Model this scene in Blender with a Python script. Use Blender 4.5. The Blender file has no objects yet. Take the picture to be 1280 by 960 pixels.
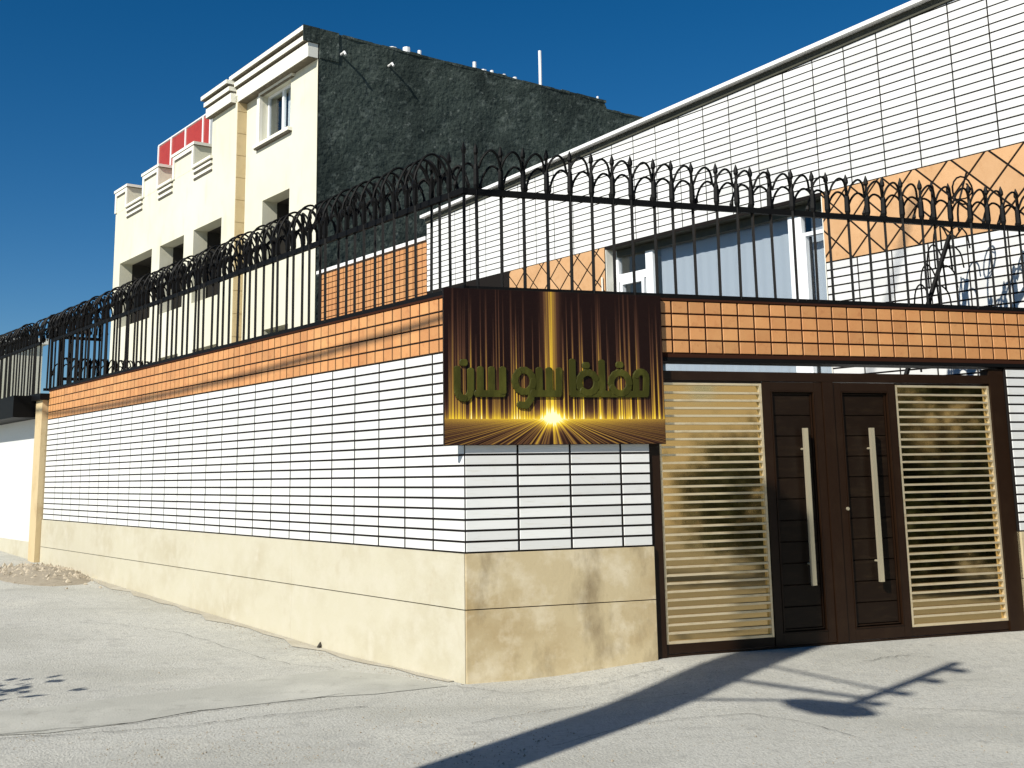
import bpy, bmesh, math, random
from mathutils import Vector, Matrix
R = math.radians
rnd = random.Random(7)
SC = bpy.context.scene
COL = SC.collection

# ------------------------------------------------------------ camera
F_PX, PPX, PPY = 1400.0, 640.0, 355.0            # focal length and principal point for a 1280 px wide picture
pitch, roll, EYE = math.atan((592 - 355) / F_PX), math.atan(-.0163), 1.65
fwd = Vector((0, math.cos(pitch), math.sin(pitch)))
r0 = Vector((1, 0, 0)); u0v = r0.cross(fwd)
rgt = math.cos(roll) * r0 + math.sin(roll) * u0v
upv = -math.sin(roll) * r0 + math.cos(roll) * u0v
cam_d = bpy.data.cameras.new('camera'); cam = bpy.data.objects.new('camera', cam_d); COL.objects.link(cam)
cam_d.sensor_fit = 'HORIZONTAL'; cam_d.sensor_width = 36; cam_d.lens = F_PX / 1280 * 36
cam_d.shift_y = -125 / 1280; cam_d.clip_end = 3000; cam_d.clip_start = .05
M4 = Matrix((rgt, upv, -fwd)).transposed().to_4x4(); M4.translation = Vector((0, 0, EYE))
cam.matrix_world = M4
SC.camera = cam

# ------------------------------------------------------------ sky, sun, exposure
SUN_EL, SUN_XY = 36.0, Vector((-.593, -.805))       # direction towards the sun on the ground
w = bpy.data.worlds.new("World"); SC.world = w; w.use_nodes = True
nt = w.node_tree; bg = nt.nodes['Background']
sky = nt.nodes.new('ShaderNodeTexSky'); sky.sky_type = 'NISHITA'; sky.sun_disc = False
sky.sun_elevation = R(SUN_EL); sky.sun_rotation = math.atan2(SUN_XY.x, SUN_XY.y)
sky.altitude = 1600; sky.air_density = 1.0; sky.dust_density = .15; sky.ozone_density = 3.0
hs_ = nt.nodes.new('ShaderNodeHueSaturation'); hs_.inputs['Saturation'].default_value = 1.38
nt.links.new(sky.outputs[0], hs_.inputs['Color']); nt.links.new(hs_.outputs[0], bg.inputs[0]); bg.inputs[1].default_value = .062
sd = bpy.data.lights.new('sun', 'SUN'); so = bpy.data.objects.new('sun', sd); COL.objects.link(so)
sd.energy = 5.0; sd.angle = R(.55); sd.color = (1, .955, .87)
sv = Vector((SUN_XY.x * math.cos(R(SUN_EL)), SUN_XY.y * math.cos(R(SUN_EL)), math.sin(R(SUN_EL)))).normalized()
so.rotation_euler = sv.to_track_quat('Z', 'Y').to_euler()
vs = SC.view_settings; vs.view_transform = 'Standard'; vs.look = 'None'; vs.exposure = 0.32; vs.gamma = 1
vs.use_curve_mapping = False

# ------------------------------------------------------------ materials
MATS = {}
def mat(name, col, rough=.6, metal=0.0, spec=.5, var=0.0, noise=None, bump=None, extra=None):
    """noise = list of (scale, (r,g,b), lo, hi, stretch) stain layers; bump = (scale, strength, dist); var = per piece value change"""
    m = bpy.data.materials.new(name); m.use_nodes = True
    t = m.node_tree; N = t.nodes; b = N['Principled BSDF']
    b.inputs['Roughness'].default_value = rough; b.inputs['Metallic'].default_value = metal
    b.inputs['Specular IOR Level'].default_value = spec
    rgb = N.new('ShaderNodeRGB'); rgb.outputs[0].default_value = (*col, 1); c = rgb.outputs[0]
    geo = N.new('ShaderNodeNewGeometry')
    for (sc, cc, lo, hi, st) in (noise or []):
        mp = N.new('ShaderNodeMapping'); mp.inputs['Scale'].default_value = st
        t.links.new(geo.outputs['Position'], mp.inputs[0])
        nz = N.new('ShaderNodeTexNoise'); nz.inputs['Scale'].default_value = sc; nz.inputs['Detail'].default_value = 7
        nz.inputs['Roughness'].default_value = .62
        t.links.new(mp.outputs[0], nz.inputs[0])
        mr = N.new('ShaderNodeMapRange'); mr.inputs[1].default_value = lo; mr.inputs[2].default_value = hi
        t.links.new(nz.outputs[0], mr.inputs[0])
        mx = N.new('ShaderNodeMix'); mx.data_type = 'RGBA'
        t.links.new(mr.outputs[0], mx.inputs[0]); t.links.new(c, mx.inputs[6]); mx.inputs[7].default_value = (*cc, 1)
        c = mx.outputs[2]
    if var:
        oi = N.new('ShaderNodeObjectInfo'); mr = N.new('ShaderNodeMapRange')
        mr.inputs[3].default_value = 1 - var; mr.inputs[4].default_value = 1 + var
        t.links.new(oi.outputs['Random'], mr.inputs[0])
        hs = N.new('ShaderNodeHueSaturation'); t.links.new(c, hs.inputs['Color']); t.links.new(mr.outputs[0], hs.inputs['Value'])
        c = hs.outputs[0]
    t.links.new(c, b.inputs['Base Color'])
    if bump:
        nz = N.new('ShaderNodeTexNoise'); nz.inputs['Scale'].default_value = bump[0]; nz.inputs['Detail'].default_value = 8
        t.links.new(geo.outputs['Position'], nz.inputs[0])
        bp = N.new('ShaderNodeBump'); bp.inputs['Strength'].default_value = bump[1]; bp.inputs['Distance'].default_value = bump[2]
        t.links.new(nz.outputs[0], bp.inputs['Height']); t.links.new(bp.outputs[0], b.inputs['Normal'])
    MATS[name] = m
    return m
one = (1, 1, 1)
WHITE = mat('white_stone', (.69, .692, .668), .42, var=.10, noise=[(1.1, (.64, .65, .63), .45, .75, one), (7, (.60, .585, .52), .56, .8, (1, 1, 7)), (2.1, (.55, .52, .44), .66, .9, (1, 1, .4))], bump=(60, .12, .004))
ORANGE = mat('terracotta_tile', (.52, .235, .085), .5, var=.12, noise=[(2.2, (.57, .29, .11), .4, .7, one), (14, (.40, .16, .055), .55, .8, one)], bump=(80, .2, .004))
PEACH = mat('peach_panel', (.54, .31, .145), .55, var=.06, noise=[(2.5, (.60, .36, .18), .4, .7, one), (12, (.45, .24, .10), .55, .8, one)], bump=(50, .15, .004))
JOINT = mat('dark_joint', (.013, .011, .010), .9, spec=.08)
BROWNJ = mat('brown_joint', (.035, .012, .006), .9, spec=.1)
TRAV = mat('travertine_base', (.50, .465, .35), .55, noise=[(1.0, (.43, .385, .27), .45, .7, (1, 1, 1.6)), (5, (.52, .485, .38), .45, .7, one), (2.8, (.38, .31, .19), .62, .9, (1, 1, .7)), (30, (.46, .40, .28), .6, .8, (1, 1, 3))], bump=(30, .3, .006))
TRAV2 = mat('stained_travertine_base', (.50, .41, .245), .55, noise=[(1.1, (.38, .28, .14), .48, .68, (1, 1, 1.2)), (4, (.62, .54, .38), .48, .7, one), (1.5, (.17, .12, .06), .52, .72, (1.3, 1.3, .6)), (11, (.36, .28, .16), .62, .85, (1, 1, 1.5)), (30, (.46, .38, .24), .6, .8, (1, 1, 3))], bump=(30, .3, .006))
CONC = mat('concrete_ground', (.47, .465, .415), .85, noise=[(.35, (.40, .395, .345), .45, .6, (1, 1.6, 1)), (.9, (.53, .52, .455), .52, .7, one), (2.3, (.35, .345, .31), .55, .75, (1, 1.8, 1)), (7, (.27, .265, .24), .57, .80, one), (24, (.34, .335, .295), .48, .70, one), (70, (.17, .165, .145), .58, .72, one), (130, (.62, .61, .55), .62, .75, one)], bump=(55, .9, .014))
PATCH = mat('concrete_patch', (.375, .372, .325), .85, noise=[(.9, (.45, .445, .39), .46, .62, one), (5, (.30, .295, .255), .55, .75, one), (40, (.20, .20, .18), .6, .78, one)], bump=(60, .5, .008))
IRON = mat('black_iron', (.004, .004, .004), .55, spec=.12, noise=[(20, (.010, .007, .005), .6, .8, one)])
GBROWN = mat('brown_gate_paint', (.016, .007, .003), .42, spec=.25, noise=[(6, (.022, .011, .005), .5, .75, one)], bump=(25, .06, .004))
GBOARD = mat('brown_gate_board', (.010, .005, .0025), .42, spec=.22, var=.12, noise=[(5, (.02, .012, .006), .5, .75, (1, 1, 6))], bump=(25, .08, .004))
SLAT = mat('champagne_slat', (.80, .68, .46), .36, metal=.6, noise=[(7, (.62, .48, .27), .5, .75, (1, 1, 3))])
MIRROR = mat('gold_mirror_sheet', (.50, .37, .18), .07, metal=1.0, bump=(1.6, .06, .01))
STEEL = mat('pale_steel', (.84, .74, .52), .30, metal=.7)
CREAM = mat('cream_render', (.62, .60, .46), .8, noise=[(.35, (.66, .645, .53), .4, .65, one), (2.2, (.54, .51, .38), .56, .8, (1, 1, .35))], bump=(25, .2, .01))
TANST = mat('tan_stone', (.55, .43, .24), .7, noise=[(3, (.45, .33, .17), .5, .75, one)], bump=(20, .3, .01))
TRIMW = mat('white_trim', (.78, .76, .66), .6, noise=[(4, (.68, .65, .54), .55, .8, one)])
DARKC = mat('dark_cement', (.050, .066, .056), .95, spec=.2, noise=[(.5, (.026, .036, .031), .45, .62, one), (2.2, (.095, .115, .10), .54, .68, (1, 1, 1.5)), (6, (.16, .18, .16), .60, .74, (1, 1, 1.3)), (10, (.014, .02, .017), .55, .70, one), (22, (.26, .28, .25), .68, .8, one)], bump=(9, .8, .05))
GREYW = mat('grey_plaster', (.42, .40, .34), .8, noise=[(3, (.36, .34, .28), .5, .75, one)])
BAND = mat('painted_shade_band', (.09, .08, .06), .85, noise=[(5, (.14, .12, .09), .5, .75, one)])  # paints the shade between and under mouldings into the colour
SOFFSHADE = mat('painted_soffit_shade', (.13, .11, .075), .85, noise=[(4, (.2, .17, .12), .5, .75, one)])  # dark colour paints in the shade below cornices, caps and the lintel
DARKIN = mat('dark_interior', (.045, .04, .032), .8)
RED = mat('red_panel', (.36, .036, .022), .42, var=.08, noise=[(5, (.30, .028, .018), .5, .75, one)])
UPVC = mat('white_window_frame', (.80, .82, .83), .35)
BLIND = mat('blue_grey_blind', (.52, .53, .55), .8)
RUBBLE = mat('rubble_stone', (.36, .31, .23), .95, var=.2, noise=[(12, (.26, .22, .16), .5, .7, one)], bump=(40, .5, .01))
OLSHADE = mat('painted_olive_shade', (.055, .055, .04), .6, spec=.25, noise=[(6, (.08, .08, .055), .5, .75, one)])  # paints the shade under the roof coping and the window head
PIPE = mat('white_pipe', (.80, .80, .78), .4)
POLEC = mat('pole_concrete', (.36, .35, .32), .85, noise=[(6, (.28, .27, .25), .5, .7, one)])
GLASS = bpy.data.materials.new('window_glass'); GLASS.use_nodes = True
t = GLASS.node_tree; t.nodes.clear()
o_ = t.nodes.new('ShaderNodeOutputMaterial'); mx = t.nodes.new('ShaderNodeMixShader'); tr = t.nodes.new('ShaderNodeBsdfTransparent')
gl = t.nodes.new('ShaderNodeBsdfGlossy'); gl.inputs['Roughness'].default_value = .02; lw = t.nodes.new('ShaderNodeLayerWeight'); lw.inputs[0].default_value = .5; fr = t.nodes.new('ShaderNodeMath'); fr.operation = 'POWER'; fr.inputs[1].default_value = 4.0; t.links.new(lw.outputs['Facing'], fr.inputs[0])
fm = t.nodes.new('ShaderNodeMath'); fm.operation = 'MULTIPLY_ADD'; fm.inputs[1].default_value = .55; fm.inputs[2].default_value = .05; t.links.new(fr.outputs[0], fm.inputs[0]); fr = fm
tr.inputs[0].default_value = (.88, .91, .93, 1)
t.links.new(fr.outputs[0], mx.inputs[0]); t.links.new(tr.outputs[0], mx.inputs[1]); t.links.new(gl.outputs[0], mx.inputs[2]); t.links.new(mx.outputs[0], o_.inputs[0])

# ------------------------------------------------------------ helpers
def tag(o, label=None, cat=None, group=None, kind=None):
    if label: o['label'] = label
    if cat: o['category'] = cat
    if group: o['group'] = group
    if kind: o['kind'] = kind
    return o
class Frame:
    """A wall's own axes: u along it, w out towards the street, z up; its Empty stands at u0,w0 on the line."""
    def __init__(s, O, d, n, u0=0.0, w0=0.0):
        s.O, s.d, s.n, s.u0, s.w0 = O, d, n, u0, w0
        s.ang = math.atan2(d.y, d.x)
        s.sg = 1 if (Matrix.Rotation(s.ang, 3, 'Z') @ Vector((0, 1, 0))).dot(n) > 0 else -1
        s.loc = O + d * u0 + n * w0
    def sub(s, u0, w0): return Frame(s.O, s.d, s.n, u0, w0)
    def L(s, u, w, z): return Vector((u - s.u0, s.sg * (w - s.w0), z))
    def W(s, u, w, z): return s.O + s.d * u + s.n * w + Vector((0, 0, z))
def empty(name, loc, rz=0):
    o = bpy.data.objects.new(name, None); COL.objects.link(o); o.location = loc; o.rotation_euler = (0, 0, rz)
    o.empty_display_size = .2
    return o
def thing(name, fr, label, cat, group=None):
    return tag(empty(name, fr.loc, fr.ang), label, cat, group)
class MB:
    def __init__(s, fr=None): s.v, s.f, s.fr = [], [], fr
    def P(s, p): return s.fr.L(*p) if s.fr else Vector(p)
    def quad(s, *ps):
        i = len(s.v); s.v += [s.P(p) for p in ps]; s.f.append(tuple(range(i, i + len(ps)))); return s
    def box(s, a, b):
        (x0, y0, z0), (x1, y1, z1) = a, b
        i = len(s.v)
        s.v += [s.P(p) for p in ((x0,y0,z0),(x1,y0,z0),(x1,y1,z0),(x0,y1,z0),(x0,y0,z1),(x1,y0,z1),(x1,y1,z1),(x0,y1,z1))]
        for q in ((0,3,2,1),(4,5,6,7),(0,1,5,4),(1,2,6,5),(2,3,7,6),(3,0,4,7)): s.f.append(tuple(i + k for k in q))
        return s
    def slab(s, poly, w0, w1, ch=0.0):
        """polygon in (u,z) from depth w0 (back) to w1 (front) with a chamfered front edge"""
        n = len(poly); cu = sum(p[0] for p in poly) / n; cz = sum(p[1] for p in poly) / n
        i = len(s.v); rings = [(w0, 0)] + ([(w1 - ch, 0), (w1, ch)] if ch else [(w1, 0)])
        for (ww, sh) in rings:
            for (u, z) in poly:
                L = math.hypot(u - cu, z - cz) or 1; k = max(0, 1 - 1.3 * sh / L)
                s.v.append(s.P((cu + (u - cu) * k, ww, cz + (z - cz) * k)))
        for r in range(len(rings) - 1):
            for k in range(n):
                a = i + r * n + k; b = i + r * n + (k + 1) % n; s.f.append((a, b, b + n, a + n))
        e = i + (len(rings) - 1) * n
        s.f.append(tuple(e + k for k in range(n))); s.f.append(tuple(i + k for k in reversed(range(n))))
        return s
    def tube(s, pts, r, sides=6, r1=None, caps=True):
        P = [s.P(p) for p in pts]; n = len(P); i = len(s.v)
        for k, p in enumerate(P):
            tdir = (P[min(k + 1, n - 1)] - P[max(k - 1, 0)]).normalized()
            a = tdir.orthogonal().normalized() if abs(tdir.z) > .95 else tdir.cross(Vector((0, 0, 1))).normalized()
            if k and a.dot(la) < 0: a = -a
            la = a; b = tdir.cross(a)
            rr = r[k] if isinstance(r, (list, tuple)) else (r if r1 is None else r + (r1 - r) * k / (n - 1))
            for q in range(sides):
                th = 2 * math.pi * (q + .5) / sides
                s.v.append(p + (a * math.cos(th) + b * math.sin(th)) * rr)
        for k in range(n - 1):
            for q in range(sides):
                A = i + k * sides + q; B = i + k * sides + (q + 1) % sides
                s.f.append((A, B, B + sides, A + sides))
        if caps:
            s.f.append(tuple(i + q for q in reversed(range(sides)))); s.f.append(tuple(i + (n - 1) * sides + q for q in range(sides)))
        return s
    def mesh(s, name, m, smooth=False):
        me = bpy.data.meshes.new(name); me.from_pydata([tuple(v) for v in s.v], [], s.f)
        bm = bmesh.new(); bm.from_mesh(me); bmesh.ops.recalc_face_normals(bm, faces=bm.faces[:]); bm.to_mesh(me); bm.free()
        if smooth:
            for p in me.polygons: p.use_smooth = True
        me.materials.append(m); return me
    def build(s, name, m, parent=None, loc=None, smooth=False):
        return link(name, s.mesh(name, m, smooth), parent, loc)
def link(name, me, parent=None, loc=None, rot=None):
    o = bpy.data.objects.new(name, me); COL.objects.link(o)
    if parent: o.parent = parent
    if loc is not None: o.location = loc
    if rot is not None: o.rotation_euler = rot
    return o
def clip(poly, a, b, c):
    """keep the part of a polygon where a*u + b*z <= c"""
    out = []
    for k in range(len(poly)):
        p, q = poly[k], poly[(k + 1) % len(poly)]
        fp, fq = a * p[0] + b * p[1] - c, a * q[0] + b * q[1] - c
        if fp <= 0: out.append(p)
        if (fp < 0 < fq) or (fq < 0 < fp):
            tt = fp / (fp - fq); out.append((p[0] + (q[0] - p[0]) * tt, p[1] + (q[1] - p[1]) * tt))
    return out
def rect(u0, u1, z0, z1): return [(u0, z0), (u1, z0), (u1, z1), (u0, z1)]
def facade(mb, u0, u1, z0, z1, wf, holes, depth):
    """a wall face with real openings whose reveals run `depth` inwards"""
    us = sorted({u0, u1, *[h[0] for h in holes], *[h[1] for h in holes]}); zs = sorted({z0, z1, *[h[2] for h in holes], *[h[3] for h in holes]})
    for a, b in zip(us, us[1:]):
        for c, d in zip(zs, zs[1:]):
            mu, mz = (a + b) / 2, (c + d) / 2
            if mu < u0 or mu > u1 or mz < z0 or mz > z1 or any(h[0] < mu < h[1] and h[2] < mz < h[3] for h in holes): continue
            mb.quad((a, wf, c), (b, wf, c), (b, wf, d), (a, wf, d))
    for (a, b, c, d) in holes:
        for p, q in (((a, c), (b, c)), ((b, c), (b, d)), ((b, d), (a, d)), ((a, d), (a, c))):
            mb.quad((p[0], wf, p[1]), (q[0], wf, q[1]), (q[0], wf - depth, q[1]), (p[0], wf - depth, p[1]))

# axes of the place: the corner of the two street walls, the side street (d1) and the gate street (d2)
C0 = Vector((-.416, 9.3474, 0))
D1 = Vector((-.60681, .79485, 0)); N1 = Vector((-.79485, -.60681, 0))
D2 = Vector((.94631, .32325, 0)); N2 = Vector((.32325, -.94631, 0))
LF = Frame(C0, D1, N1); FF = Frame(C0, D2, N2)

# ------------------------------------------------------------ ground
def gz(x, y):
    p = Vector((x, y, 0)) - C0
    u, wv = p.dot(D1), p.dot(N1)
    z = max(0, u - 2.0) * .030 if u > 2 else 0
    z = min(z, .42)
    u2, w2 = p.dot(D2), p.dot(N2)
    if u2 > .4:
        k = min(1, max(0, (u2 - .4) / 1.6)); fall = min(1, max(0, 1 - (w2 - .15) / 1.9))
        fall = fall * fall * (3 - 2 * fall); k = k * k * (3 - 2 * k)
        z += .082 * k * fall
    return z
def axis(lo, hi, fine0, fine1, st):
    a = []; x = fine0
    while x <= fine1: a.append(x); x += st
    k = st; x = fine1
    while x < hi: k *= 1.5; x += k; a.append(min(x, hi))
    k = st; x = fine0
    while x > lo: k *= 1.5; x -= k; a.insert(0, max(x, lo))
    return a
xs, ys = axis(-1500, 1500, -12, 12, .3), axis(-1500, 1500, 0, 26, .3)
g = MB(); nx = len(xs)
g.v = [Vector((x, y, gz(x, y))) for y in ys for x in xs]
g.f = [(j * nx + i, j * nx + i + 1, (j + 1) * nx + i + 1, (j + 1) * nx + i) for j in range(len(ys) - 1) for i in range(nx - 1)]
tag(g.build('ground', CONC, smooth=True), kind='structure')
def ground_sheet(name, pts, m, dz=.004):
    bm = bmesh.new(); vs_ = [bm.verts.new((x, y, 0)) for x, y in pts]; f = bm.faces.new(vs_)
    bmesh.ops.triangulate(bm, faces=[f])
    bmesh.ops.subdivide_edges(bm, edges=bm.edges[:], cuts=3, use_grid_fill=True)
    bmesh.ops.triangulate(bm, faces=bm.faces[:])
    for v in bm.verts: v.co.z = gz(v.co.x, v.co.y) + dz
    bmesh.ops.recalc_face_normals(bm, faces=bm.faces[:])
    me = bpy.data.meshes.new(name); bm.to_mesh(me); bm.free(); me.materials.append(m)
    return tag(link(name, me), kind='structure')
def pix(x, y):
    """the spot on level ground seen at a photo pixel"""
    d = rgt * ((x - PPX) / F_PX) - upv * ((y - PPY) / F_PX) + fwd
    k = -EYE / d.z; return (d.x * k, d.y * k)

# ------------------------------------------------------------ street walls
def tile_mesh(fr, wd, ht, dp, name, m, ch=.003):
    f0 = Frame(Vector((0, 0, 0)), fr.d, fr.n)
    return MB(f0).slab(rect(-wd / 2, wd / 2, -ht / 2, ht / 2), -dp, 0, ch).mesh(name, m)
def lay(fr, root, name, m, cells, wface, dp, budget, jitter=.0012, ch=.003):
    """lay rectangular tiles; `cells` (u0,u1,z0,z1) nearest first; past the budget they join one stuff part"""
    cache = {}; rest = MB(fr)
    for k, (a, b, c, d) in enumerate(cells):
        if k < budget:
            key = (round(b - a, 3), round(d - c, 3))
            if key not in cache: cache[key] = tile_mesh(fr, b - a, d - c, dp, name, m, ch)
            o = link(name, cache[key], root, fr.L((a + b) / 2, wface + rnd.uniform(-1, 1) * jitter, (c + d) / 2))
            o.rotation_euler = (rnd.uniform(-1, 1) * .005, rnd.uniform(-1, 1) * .0012, rnd.uniform(-1, 1) * .003)
        else: rest.slab(rect(a, b, c, d), wface - dp, wface + rnd.uniform(-1, 1) * jitter, 0)
    if rest.v: tag(rest.build(name + '_field', m, root), kind='stuff')
HB, HW, HO = 1.018, 2.688, 3.165          # tops of the stone base, the white tiles, the terracotta tiles
ROW = (HW - HB) / 19; OROW = (HO - HW) / 4; J = .017; JH = .018
def white_cells(u_lines, z0, rows, J=J):
    return [(a + J / 2, b - J / 2, z0 + r * ROW + JH / 2, z0 + (r + 1) * ROW - JH / 2) for a, b in zip(u_lines, u_lines[1:]) for r in range(rows)]

side = thing('boundary_wall', LF, 'long side wall of white strip tiles over a beige stone base, running left from the corner', 'wall')
UE = 12.45
MB(LF).box((0.008, -.22, -.1), (UE, -.007, HO - .004)).build('wall_core', JOINT, side)
ul = [0.0, .48] + [.48 + .4535 * k for k in range(1, 27)]; ul[-1] = UE
lay(LF, side, 'white_tile', WHITE, white_cells(ul, HB, 19, .024), 0, .02, 300)
uo = [0.0, .06] + [.06 + .1553 * k for k in range(1, 80)] + [UE]
oc = [(a + .010, b - .010, HW + r * OROW + .008, HW + (r + 1) * OROW - .007) for a, b in zip(uo, uo[1:]) for r in range(4)]
lay(LF, side, 'orange_tile', ORANGE, oc, .002, .02, 300)
u = 0.0
for L_ in (3.1, 2.6, 2.9, 2.4, UE - 11.0):
    for (z0, z1) in ((-.12, .566), (.574, HB - .006)):
        MB(LF).slab(rect(u + .002, u + L_ - .002, z0, z1), -.02, .014, .003).build('base_stone', TRAV, side)
    u += L_
MB(LF).box((.0, -.24, HO), (UE, .008, HO + .02)).build('wall_top', BROWNJ, side)

front = thing('front_wall', FF, 'short front wall of white strip tiles on two stained beige stone blocks, left of the gate', 'wall')
UW = 1.69
MB(FF).box((.008, -.25, -.1), (UW - .003, -.007, HO - .004)).build('wall_core', JOINT, front)
fl = [0.0, .466, .937, 1.408, UW]
lay(FF, front, 'white_tile', WHITE, white_cells(fl, HB, 19, .019), 0, .02, 300)
for (z0, z1) in ((-.1, .566), (.574, HB - .006)):
    MB(FF).slab(rect(0.0, UW, z0, z1), -.24, .014, .003).build('base_stone', TRAV2, front)
beam = thing('gate_beam', FF.sub(UW, 0), 'horizontal beam clad in square orange tiles over the gate', 'beam')
BF = FF.sub(UW, 0)
UR = 6.52
MB(BF).box((UW, -.24, HW - .035), (UR, -.007, HO - .004)).build('beam_core', BROWNJ, beam)
MB(BF).box((UW + .01, -.26, HW - .07), (UR, .0, HW - .037)).build('beam_edge', IRON, beam)
fo = [1.95 + .1688 * k for k in range(-1, 27)] + [UR]
fo_wall = [x for x in [0.0] + [1.95 + .1688 * k for k in range(-11, -1)] + [UW]]
oc = [(a + .009, b - .009, HW + r * OROW + .008, HW + (r + 1) * OROW - .008) for a, b in zip([UW] + fo, fo) for r in range(4)]
lay(BF, beam, 'orange_tile', ORANGE, [c for c in oc if c[1] - c[0] > .03], .002, .02, 300)
oc = [(a + .009, b - .009, HW + r * OROW + .008, HW + (r + 1) * OROW - .008) for a, b in zip(fo_wall, fo_wall[1:]) for r in range(4)]
lay(FF, front, 'orange_tile', ORANGE, [c for c in oc if c[1] - c[0] > .03], .002, .02, 300)
MB(FF).box((0, -.24, HO), (UW, .008, HO + .02)).build('wall_top', BROWNJ, front)
MB(BF).box((UW, -.24, HO), (UR, .008, HO + .02)).build('beam_top', BROWNJ, beam)
PF = FF.sub(5.62, 0)
pier = thing('gate_pier', PF, 'white tiled pier under the right end of the orange beam, beside the gate', 'wall')
MB(PF).box((5.62, -.25, -.1), (UR, -.007, HW - .08)).build('wall_core', JOINT, pier)
lay(PF, pier, 'white_tile', WHITE, white_cells([5.62, 6.07, UR], HB, 18), 0, .02, 300)
for (z0, z1) in ((-.1, .566), (.574, HB - .006)): MB(PF).slab(rect(5.62, UR, z0, z1), -.24, .014, .003).build('base_stone', TRAV2, pier)

# ------------------------------------------------------------ iron fences
def smooth_pts(ctrl, n=9):
    out = []
    P = [Vector(c) for c in ctrl]; P = [2 * P[0] - P[1]] + P + [2 * P[-1] - P[-2]]
    for i in range(1, len(P) - 2):
        for k in range(n):
            t_ = k / n; a, b, c, d = P[i - 1:i + 3]
            out.append(.5 * ((2 * b) + (c - a) * t_ + (2 * a - 5 * b + 4 * c - d) * t_ ** 2 + (3 * b - a - 3 * c + d) * t_ ** 3))
    out.append(P[-2]); return out
def fence(name, fr, ua, ub, pitch_, wl, label, zl=3.2, zu=4.055, group=None, rails=True, z_of=lambda u: 0.0, dirn=1, outer=True):
    f = fr.sub(ua, wl)
    root = thing(name, f, label, 'fence', group)
    f0 = Frame(Vector((0, 0, 0)), fr.d, fr.n)
    tip = zu + (.39 if outer else .43)
    bar = MB(f0)
    bar.tube([(0, 0, zl), (0, 0, tip - .10)], .0155, 4)
    bar.tube([(0, 0, tip - .105), (0, 0, tip - .085), (0, 0, tip - .055), (0, 0, tip)], [.014, .024, .022, .004], 6)
    bar.tube([(0, 0, zu + .02), (0, 0, zu + .06), (0, 0, zu + .20), (0, 0, zu + .245)], [.018, .028, .025, .014], 6)
    bm_ = bar.mesh('bar', IRON)
    p = pitch_ * dirn
    arch = MB(f0).tube(smooth_pts([(0, .004, zu + .21), (.16 * p, .035, zu + .31), (.45 * p, .06, zu + .365), (.75 * p, .045, zu + .325), (.96 * p, .008, zu + .22)], 4), .0115, 5).mesh('arch', IRON)
    hk = MB(f0)
    hk.tube(smooth_pts([(0, -.004, zu + .17), (-.10 * p, -.03, zu + .235), (-.32 * p, -.065, zu + .262), (-.58 * p, -.09, zu + .20), (-.74 * p, -.10, zu + .10)], 4), .0115, 5)
    hk.tube([(-.735 * p, -.10, zu + .11), (-.765 * p, -.102, zu + .075), (-.80 * p, -.105, zu + .025)], [.012, .021, .003], 5)
    hook = hk.mesh('hook', IRON)
    ho = MB(f0)
    ho.tube(smooth_pts([(0, .004, zu + .13), (.04 * p, .055, zu + .27), (.10 * p, .14, zu + .35), (.16 * p, .24, zu + .31), (.2 * p, .31, zu + .19), (.22 * p, .335, zu + .09)], 4), .0115, 5)
    ho.tube([(.22 * p, .333, zu + .10), (.225 * p, .34, zu + .06), (.23 * p, .345, zu + .01)], [.012, .022, .003], 5)
    ho.tube(smooth_pts([(0, -.004, zu + .10), (.03 * p, -.05, zu + .22), (.08 * p, -.12, zu + .27), (.12 * p, -.19, zu + .20), (.14 * p, -.215, zu + .10)], 4), .0105, 5)
    hooko = ho.mesh('hook', IRON)
    n = int(round((ub - ua) / pitch_))
    for k in range(n + 1):
        u_ = ua + k * pitch_
        loc = f.L(u_ + rnd.uniform(-.004, .004), wl, z_of(u_))
        rot = (rnd.uniform(-.006, .006), rnd.uniform(-.006, .006), 0)
        link('bar', bm_, root, loc, rot); link('hook', hook, root, loc, rot)
        if outer: link('hook', hooko, root, loc, rot)
        if k < n: link('arch', arch, root, loc)
    if rails:
        MB(f).box((ua - .03, wl - .022, zu - .027), (ub + .03, wl + .022, zu + .025)).build('rail', IRON, root)
        MB(f).box((ua - .03, wl - .022, zl - .018), (ub + .03, wl + .022, zl + .026)).build('rail', IRON, root)
        for k in range(0, n + 1):
            pass
    return root, f
sf, sff = fence('iron_fence', LF, .185, 12.45, .189, -.02, 'black spiked iron fence along the top of the long side wall')
ff_, fff = fence('iron_fence', FF, .150, 6.40, .2086, -.02, 'black iron fence with looped arches above the beam and front wall', outer=False)
MB(sff).tube([(0, -.02, 3.2), (0, -.02, 4.40)], .015, 6).tube([(0, -.02, 4.39), (0, -.02, 4.42), (0, -.02, 4.49)], [.018, .026, .004], 6).build('corner_post', IRON, sf)
MB(sff).box((-.02, -.045, 4.028), (.16, .005, 4.08)).build('rail', IRON, sf)
MB(fff).box((-.0, -.043, 4.028), (.12, .003, 4.08)).build('rail', IRON, ff_)
MB(sff).box((-.02, -.045, 3.182), (.16, .005, 3.226)).build('rail', IRON, sf)
MB(fff).box((-.0, -.043, 3.182), (.12, .003, 3.226)).build('rail', IRON, ff_)

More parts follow.
